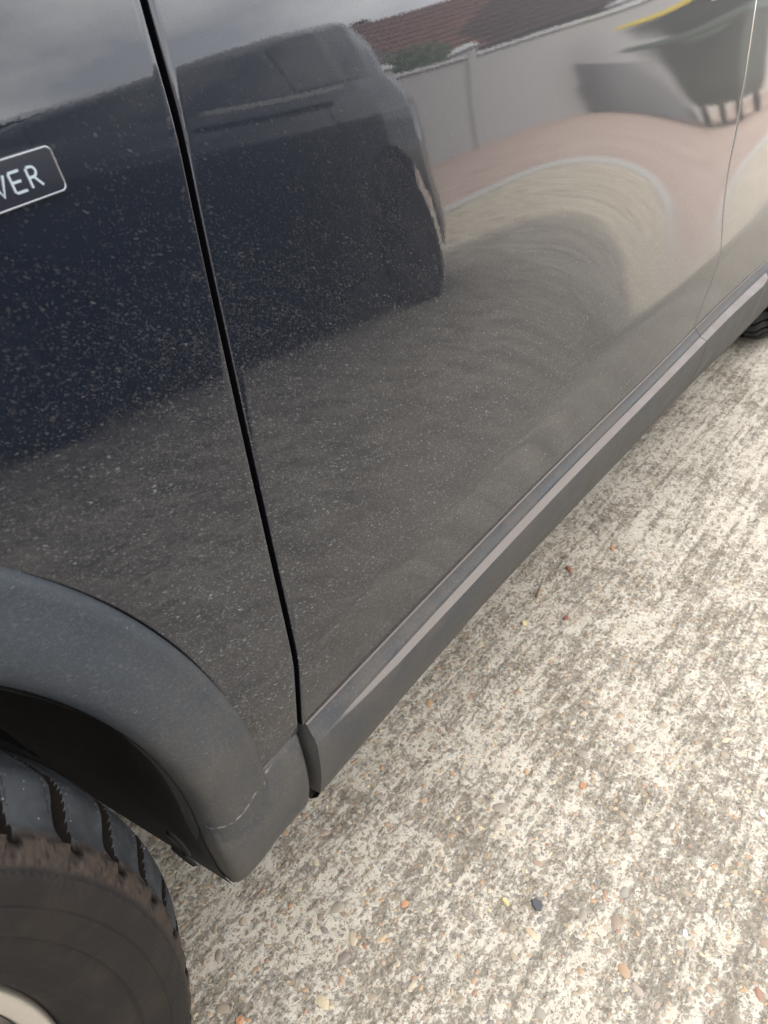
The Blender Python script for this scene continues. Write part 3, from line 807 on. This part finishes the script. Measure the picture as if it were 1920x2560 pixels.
RIM_RING = lathe('rim_ring', [(.2515, -.006), (.2505, -.0100), (.2488, -.0115), (.2470, -.0115), (.2395, -.0100), (.2385, -.009), (.2375, -.004)], M_ALLOY, 220)
RIM_BAR = lathe('rim_barrel', [(.2375, -.004), (.234, .004), (.230, .03), (.226, .09), (.22, .17), (.255, .18)], M_RIMDARK)
def spokes_mesh():
    V, Fc = [], []
    for k in range(5):
        for dlt in (-.11, .11):
            a = 2*math.pi*k/5+.3+dlt
            st = len(V)
            for r, wd, y in ((.05, .020, .02), (.12, .016, .008), (.20, .015, -.002), (.236, .020, -.002)):
                for s, dy in ((-1, .03), (-1, 0), (1, 0), (1, .03)):
                    V.append((r*math.cos(a)-s*wd*math.sin(a), y+dy, r*math.sin(a)+s*wd*math.cos(a)))
            Fc += grid_faces(4, 4, st)
    n = 24; st = len(V)
    for r, y in ((.07, .03), (.068, .01), (.03, .002), (.001, .0)):
        V += [(r*math.cos(2*math.pi*k/n), y, r*math.sin(2*math.pi*k/n)) for k in range(n)]
    for q in range(3):
        for k in range(n): a = st+q*n+k; b = st+q*n+(k+1) % n; Fc.append((a, b, b+n, a+n))
    return mesh('spokes', V, Fc, M_RIMDARK)
SPOKES = spokes_mesh()
DISC = lathe('brake_disc', [(.02, .07), (.16, .07), (.16, .10), (.02, .10)], M_ALLOY, 60)
def recolour(me, m):
    q = me.copy(); q.materials.clear(); q.materials.append(m); return q
RIM_BLK = recolour(RIM_RING, M_LINER); SPK_BLK = recolour(SPOKES, M_LINER)
def wheel(parent, pos, hi=False, flip=False, plain=False, rot=0.):
    e = bpy.data.objects.new('wheel', None); col.objects.link(e); e.parent = parent
    e.location = Vector(pos)-world_loc(parent)
    e.rotation_euler = (0, rot, math.pi if flip else 0)
    for nm, me in (('tyre', TYRE_HI if hi else TYRE_LO), ('rim', RIM_BLK if plain else RIM_RING), ('barrel', RIM_BAR), ('spokes', SPK_BLK if plain else SPOKES), ('brake_disc', DISC)):
        o = bpy.data.objects.new(nm, me); col.objects.link(o); o.parent = e
    return e
wheel(CAR, (WX, 0., .3455), hi=True)
wheel(CAR, (RWX, .03, .3455), hi=True)
wheel(CAR, (WX, 1.8, .3455), flip=True)
wheel(CAR, (RWX, 1.77, .3455), flip=True)

# ------------------------------------------------------------------ rest of a car body
def car_body(CARO, x0, x1, yc, W, H, paint, wheelx, sides, dark=True, near_gap=None, bits=True):
    """x0 nose, x1 tail, both towards +x; sides: list of -1 (towards -y) / +1"""
    Lx = x1-x0
    def belt(x):
        u = (x-x0)/Lx
        return float(np.interp(u, [0, .03, .08, .27, .4, .8, .96, 1], [.66, .76, .86, .985, 1.0, 1.03, 1.02, .96]))
    def hw(x):
        u = (x-x0)/Lx
        if H < 1.4: return W/2*float(np.interp(u, [0, .015, .05, .12, .25, .82, .90, .95, .98, 1], [.66, .78, .90, .97, 1, 1, .96, .88, .77, .62]))
        return W/2*float(np.interp(u, [0, .015, .05, .12, .25, .85, .95, .985, 1], [.66, .78, .90, .97, 1, 1, .95, .88, .78]))
    def side(x, z): return hw(x)*(1-.03*max(0, (z-.62)/.4)**2-.09*max(0, (z-.84)/.16)**1.4-.05*max(0, (.45-z)/.3)**2)
    def zbot(x):
        zb = (.22 if x0+.12 < x < x1-.12 else .27) if H > 1.4 else float(np.interp(x, [x1-.9, x1-.45, x1-.15, x1], [.12, .20, .36, .50]))
        for wx in wheelx:
            r2 = (.40 if H > 1.4 else .375)**2-(x-wx)**2
            if r2 > 0: zb = max(zb, .342+math.sqrt(r2))
        return zb
    xs = sorted(set([x0+Lx*i/90 for i in range(91)]+[wx+.40*math.sin(a) for wx in wheelx for a in np.linspace(-math.pi/2, math.pi/2, 25)]))
    for s in sides:
        rngs = [(x0, x1)] if (near_gap is None or s > 0) else [(x0, near_gap[0]), (near_gap[1], x1)]
        for a, b in rngs:
            V, Fc = [], []
            xx = [x for x in xs if a <= x <= b]; st = len(V)
            for x in xx:
                zb = zbot(x); zt = belt(x)
                for j in range(15):
                    z = zb+(zt-zb)*j/14; V.append((x, yc+s*side(x, z), z))
            Fc += grid_faces(len(xx), 15, st)
            newobj('side_panel', mesh('side_panel', V, Fc, paint), CARO)
    # bonnet and deck
    V = []; xx = [x for x in xs if True]
    for x in xx:
        for j in range(13):
            t = -1+2*j/12; V.append((x, yc+t*side(x, belt(x)), belt(x)+.06*(1-t*t)*min(1, (x-x0)/.5)*min(1, (x1-x)/.2)))
    newobj('bonnet', mesh('bonnet', V, grid_faces(len(xx), 13), paint), CARO)
    # ends
    for nm, x, sg in (('front_bumper', x0, -1), ('tailgate', x1, 1)):
        V = []
        for i in range(13):
            t = -1+2*i/12
            for j in range(12):
                z = .25+(belt(x)-.25)*j/11; V.append((x+sg*.05*(1-t*t)+sg*.05*math.sin(math.pi*j/11), yc+t*hw(x), z))
        newobj(nm, mesh(nm, V, grid_faces(13, 12), paint), CARO)
    newobj('underbody', mesh('underbody', *(lambda v=[], f=[]: (box(v, f, (x0+Lx*.5, yc, .42), (Lx*.32, W*.93, .36)) or box(v, f, (x0+Lx*.5, yc, .74), (Lx*.72, W*.72, .28)) or v, f))(), M_LINER, False), CARO)
    # greenhouse
    gs = [(.255, 0.), (.42, 1.), (.55, 1.03), (.80, .98), (.93, .86), (.985, .02)] if H > 1.4 else [(.25, 0.), (.34, .24), (.54, .60), (.65, .78), (.76, .92), (.92, 1.0), (.95, .7), (.985, .05)]
    gz = lambda u: float(np.interp(u, [a for a, _ in gs], [b for _, b in gs]))
    V = []; uu = np.linspace(.255, .985, 50)
    for u in uu:
        x = x0+Lx*u; zt = belt(x)+(H-belt(x))*max(0, min(1.03, gz(u))); wb = side(x, belt(x))*.955
        k = max(0, min(1, gz(u)))
        for yy, zz in ((-1, 0), (-1+.10*k*1, .45), (-1+.20*k, .86), (-1+.27*k, .97), (-.5, 1.0), (0, 1.015), (.5, 1.0), (1-.27*k, .97), (1-.20*k, .86), (1-.10*k, .45), (1, 0)):
            V.append((x, yc+yy*wb, belt(x)-.01+(zt-belt(x)+.01)*zz))
    newobj('roof', mesh('roof', V, grid_faces(50, 11), paint), CARO)
    # windows: glass panes a few mm proud
    def pane(nm, s, ua, ub):
        V = []
        for i in range(12):
            u = ua+(ub-ua)*i/11; x = x0+Lx*u; k = max(0, min(1, gz(u))); zt = belt(x)+(H-belt(x))*k; wb = side(x, belt(x))*.955
            for j in range(5):
                q = .08+.74*j/4
                yy = np.interp(q, [0, .45, .86], [1, 1-.10*k, 1-.20*k])
                V.append((x, yc+s*(yy*wb+.004), belt(x)-.01+(zt-belt(x)+.01)*q))
        newobj(nm, mesh(nm, V, grid_faces(12, 5), M_GLASS), CARO)
    for s in (-1, 1):
        for ua, ub in ((.335, .50), (.52, .70), (.72, .86)): pane('side_window', s, ua, ub)
    for nm, ua, ub in (('windscreen', .27, .405), ('rear_window', .94, .978)):
        V = []
        for i in range(6):
            u = ua+(ub-ua)*i/5; x = x0+Lx*u; zt = belt(x)+(H-belt(x))*gz(u); wb = side(x, belt(x))*.80
            for j in range(9):
                t = -1+2*j/8; V.append((x+(-.006 if ua < .5 else .008), yc+t*wb*(1-.12*gz(u)), zt+.010+.0*t))
        newobj(nm, mesh(nm, V, grid_faces(6, 9), M_GLASS), CARO)
    if bits:
        for s in (-1, 1):
            boxobj('head_light', (x0+.10, yc+s*hw(x0+.10)*.90, .70), (.24, .22, .12), M_CLEARLENS, CARO, s*-.5, .02)
            boxobj('tail_light', (x1-.055, yc+s*(hw(x1-.05)-.075), .87), (.17, .20, .08), M_REDLENS, CARO, s*.35, .02)
            if H > 1.4: boxobj('wing_mirror', (x0+Lx*.34, yc+s*(W/2+.08), 1.04), (.12, .20, .13), paint, CARO, 0, .03)
car_body(CAR, -1.33, 3.02, .93, 1.80, 1.50, M_PAINT, (WX, RWX), (-1, 1), near_gap=(-.93, 2.0), bits=False)
for s in (-1, 1):
    boxobj('head_light', (-1.25, .93+s*.68, .72), (.24, .22, .12), M_CLEARLENS, CAR, s*-.5, .02)
    boxobj('tail_light', (2.96, .93+s*.70, .90), (.14, .16, .16), M_REDLENS, CAR, s*.35, .02)

# ================================================================== the neighbour car, seen only in the paint
N = root('parked_car', (2.7, -2.97, 0), 'black car parked alongside, seen only as a reflection in the navy door', 'car')
car_body(N, .48, 4.95, -2.93, 1.84, 1.34, M_NAVY, (1.40, 4.10), (-1, 1))
boxobj('glint_strip', (3.35, -2.93+.865, 1.005), (1.1, .03, .022), M_CLEARLENS, N, 0, .004)  # bright strip added to give glints along the neighbour's shoulder
for x_, y_, fl in ((1.40, -2.09, True), (4.10, -2.09, True), (1.40, -3.85, False), (4.10, -3.85, False)): wheel(N, (x_, y_, .3455), flip=fl, plain=True)

# ================================================================== wall, bin, houses
def wy(x): return -6.95-.11*(x-3)
ang = math.atan(-.11)
WALL = root('boundary_wall', (15, wy(15), 0), 'long low white rendered wall with capped posts across the paving, reflected in the door', 'wall')
xa, xb = -12., 27.7
Lw = (xb-xa)/math.cos(ang)
boxobj('wall_panel', ((xa+xb)/2, wy((xa+xb)/2), .74), (Lw, .18, 1.48), M_WALL, WALL, ang)
boxobj('coping', ((xa+xb)/2, wy((xa+xb)/2), 1.505), (Lw, .26, .05), M_CAP, WALL, ang)
for x in (-8, -2, 4.5, 10.6, 16.2, 20.2, 27.6):
    boxobj('post', (x, wy(x), .81), (.34, .34, 1.62), M_WALL, WALL, ang)
    boxobj('post_cap', (x, wy(x), 1.66), (.42, .42, .08), M_CAP, WALL, ang, 0, .5)

# big wheeled bin
bx, by = 25.9, wy(25.9)+1.15
BIN = root('wheelie_bin', (bx, by, 0), 'dark green four-wheeled bin with yellow lid edge, standing before the pale wall', 'wheelie bin')
def bin_parts():
    V, Fc = [], []
    for z, sx, sy in ((.18, 1.15, .72), (.30, 1.25, .80), (.86, 1.46, .96), (.88, 1.46, .96)):
        for dx, dy in ((-1, -1), (1, -1), (1, 1), (-1, 1)): V.append((bx+dx*sx/2, by+dy*sy/2, z))
    for q in range(3):
        for k in range(4): a = q*4+k; b = q*4+(k+1) % 4; Fc.append((a, b, b+4, a+4))
    Fc += [(3, 2, 1, 0), (12, 13, 14, 15)]
    newobj('bin_body', mesh('bin_body', V, Fc, M_BIN, False), BIN)
    boxobj('bin_rim', (bx, by, .87), (1.56, 1.06, .07), M_BINRIB, BIN, 0, .01)
    boxobj('bin_lid', (bx+.05, by, 1.04), (1.30, .98, .27), M_BIN, BIN, 0, .03, 1.15)
    boxobj('lid_edge', (bx+.05, by, 1.205), (1.62, 1.16, .055), M_YELLOW, BIN, 0, .01)
    for dx in (-1, 1):
        boxobj('bin_handle', (bx+dx*.80, by, .80), (.08, .5, .05), M_BINRIB, BIN, 0, .01)
        for dy in (-1, 1):
            me = lathe('caster', [(.01, -.03), (.09, -.03), (.09, .03), (.01, .03)], M_BLACK, 20)
            newobj('caster', me, BIN, Vector((dx*.45, dy*.30, .09)))
bin_parts()

def tiled_roof(parent, p00, p10, p11, p01, nu, nv, mat):
    """roof slope with overlapping rows of half-round tiles; p00-p10 eaves, p01-p11 ridge"""
    p00, p10, p11, p01 = map(Vector, (p00, p10, p11, p01)); V, Fc = [], []
    nrm = (p10-p00).cross(p01-p00).normalized()
    if nrm.z < 0: nrm = -nrm
    seg = 4
    for j in range(nv):
        a, b = j/nv, (j+1.12)/nv
        st = len(V)
        for i in range(nu*seg+1):
            u = i/(nu*seg); h = .035*abs(math.sin(math.pi*i/seg))+.01
            for t, e in ((a, .05), (b, .01)):
                q = (p00.lerp(p10, u)).lerp(p01.lerp(p11, u), min(t, 1.)); V.append(q+nrm*(h+e))
        Fc += grid_faces(nu*seg+1, 2, st)
    me = mesh('roof_tiles', V, Fc, mat, False)
    o = newobj('roof_tiles', me, parent); o['kind'] = 'stuff'; return o
def window(parent, c, s, axis='y'):
    f = boxobj('window', c, (s[0]+.14, .10, s[1]+.14) if axis == 'y' else (.10, s[0]+.14, s[1]+.14), M_CAP, parent)
    g = boxobj('shutter', (c[0]+(0 if axis == 'y' else -.03), c[1]+(.03 if axis == 'y' else 0), c[2]), (s[0], .10, s[1]) if axis == 'y' else (.10, s[0], s[1]), M_SHUTTER, f)

def gable_house(label, x0, x1, y0, y1, zw, zr, wall, along='x', wins=(), nt=(40, 10), over=.3):
    h = root('house', ((x0+x1)/2, (y0+y1)/2, 0), label, 'house')
    V, Fc = [], []
    if along == 'x':
        ym = (y0+y1)/2
        V = [(x0, y0, 0), (x1, y0, 0), (x1, y1, 0), (x0, y1, 0), (x0, y0, zw), (x1, y0, zw), (x1, y1, zw), (x0, y1, zw), (x0, ym, zr), (x1, ym, zr)]
        Fc = [(0, 1, 5, 4), (2, 3, 7, 6), (1, 2, 6, 9, 5), (3, 0, 4, 8, 7), (4, 5, 9, 8), (6, 7, 8, 9)]
        k = over*(zr-zw)/abs(ym-y0)
        sg = 1 if y0 > y1 else -1
        a = (x0-over, y0+sg*over, zw-k+.04); b = (x1+over, y0+sg*over, zw-k+.04)
        tiled_roof(h, a, b, (x1+over, ym, zr+.04), (x0-over, ym, zr+.04), nt[0], nt[1], M_TILE)
        tiled_roof(h, (a[0], y1-sg*over, a[2]), (b[0], y1-sg*over, b[2]), (x1+over, ym, zr+.04), (x0-over, ym, zr+.04), nt[0], nt[1], M_TILE)
    else:
        xm = (x0+x1)/2
        V = [(x0, y0, 0), (x1, y0, 0), (x1, y1, 0), (x0, y1, 0), (x0, y0, zw), (x1, y0, zw), (x1, y1, zw), (x0, y1, zw), (xm, y0, zr), (xm, y1, zr)]
        Fc = [(0, 1, 5, 8, 4), (2, 3, 7, 9, 6), (1, 2, 6, 5), (3, 0, 4, 7), (4, 8, 9, 7), (5, 6, 9, 8)]
        k = over*(zr-zw)/abs(xm-x0)
        tiled_roof(h, (x0-over, y0+over, zw-k+.04), (x0-over, y1-over, zw-k+.04), (xm, y1-over, zr+.04), (xm, y0+over, zr+.04), nt[0], nt[1], M_TILE)
        tiled_roof(h, (x1+over, y0+over, zw-k+.04), (x1+over, y1-over, zw-k+.04), (xm, y1-over, zr+.04), (xm, y0+over, zr+.04), nt[0], nt[1], M_TILE)
    newobj('wall', mesh('house_wall', V, Fc, wall, False), h)
    for wx_, wz_, ww, wh in wins: window(h, (wx_, y0+.02, wz_), (ww, wh))
    return h
# y0 is the side towards the car
gable_house('beige gabled house left of the long brown tiled roof, reflected in the door', 33., 48., -22., -31., 3.5, 4.75, M_BEIGE, 'y', ((37., 1.9, 1., 1.2), (43.5, 1.9, 1., 1.2)), (24, 12))
gable_house('low house whose long brown tiled roof shows just above the wall', 26.5, 47.0, -12.6, -17.6, 1.95, 3.45, M_BEIGE2, 'x', (), (70, 12))
WB = root('house', (36., -11.3, 0), 'tall pale rendered house at the right end of the wall with a dark shuttered window', 'house')
def wedge_house():
    fp = [(27.95, -9.85), (44., -9.85), (44., -13.), (37., -13.)]
    V = [(x, y, z) for z in (0, 5.4) for x, y in fp]
    newobj('wall', mesh('pale_house_wall', V, [(3, 2, 1, 0), (4, 5, 6, 7)]+[(k, (k+1) % 4, 4+(k+1) % 4, 4+k) for k in range(4)], M_BEIGE2, False), WB)
    V = [(x+dx, y+dy, z) for z in (5.403, 5.56) for (x, y), (dx, dy) in zip(fp, ((-.4, .3), (.3, .3), (.3, -.3), (-.4, -.3)))]
    newobj('roof', mesh('pale_house_roof', V, [(3, 2, 1, 0), (4, 5, 6, 7)]+[(k, (k+1) % 4, 4+(k+1) % 4, 4+k) for k in range(4)], M_TILE, False), WB)
wedge_house()
window(WB, (30.9, -9.84, 1.45), (1.7, 1.45))
window(WB, (35.4, -9.84, 1.45), (1.7, 1.45))
boxobj('planter_box', (30.95, -9.66, .58), (1.1, .32, .16), M_PINK, WB, 0, .01)

gable_house('unseen cream house added close behind the navy car to shade the concrete', -9., 16., 3.1, 12., 4.95, 7.5, M_BEIGE2, 'x', (), (90, 16))  # out-of-view house added to cast the long shadow edge on the slab
def shrub(x, y, rx, ry, h, n, label):
    r = random.Random(int(x*10)); V, Fc = [], []
    t = root('shrub', (x, y, 0), label, 'shrub')
    for k in range(n):
        while True:
            a = Vector((r.uniform(-1, 1), r.uniform(-1, 1), r.uniform(-1, 1)))
            if .3 < a.length < 1: break
        c = Vector((x+a.x*rx*(1+.2*math.sin(a.z*7)), y+a.y*ry, h*.56+a.z*h*.46)); s = r.uniform(.03, .07)
        u = Vector((r.gauss(0, 1), r.gauss(0, 1), r.gauss(0, 1))).normalized(); v_ = u.orthogonal().normalized()
        st = len(V); V += [c-u*s, c+v_*s*.5, c+u*s, c-v_*s*.5]; Fc.append((st, st+1, st+2, st+3))
    o = newobj('foliage', mesh('foliage', V, Fc, M_LEAF, False), t); o['kind'] = 'stuff'
    boxobj('stem', (x, y, h*.25), (.06, .06, h*.5), M_TWIG, t)
shrub(22.6, -11.0, 2.6, .7, 2.15, 9000, 'dark green shrub rising just above the white wall, left end of the tiled roof')
shrub(16.2, -12.0, 1.6, .7, 2.3, 6000, 'green bush behind the white wall, left of the beige gabled house in the reflection')
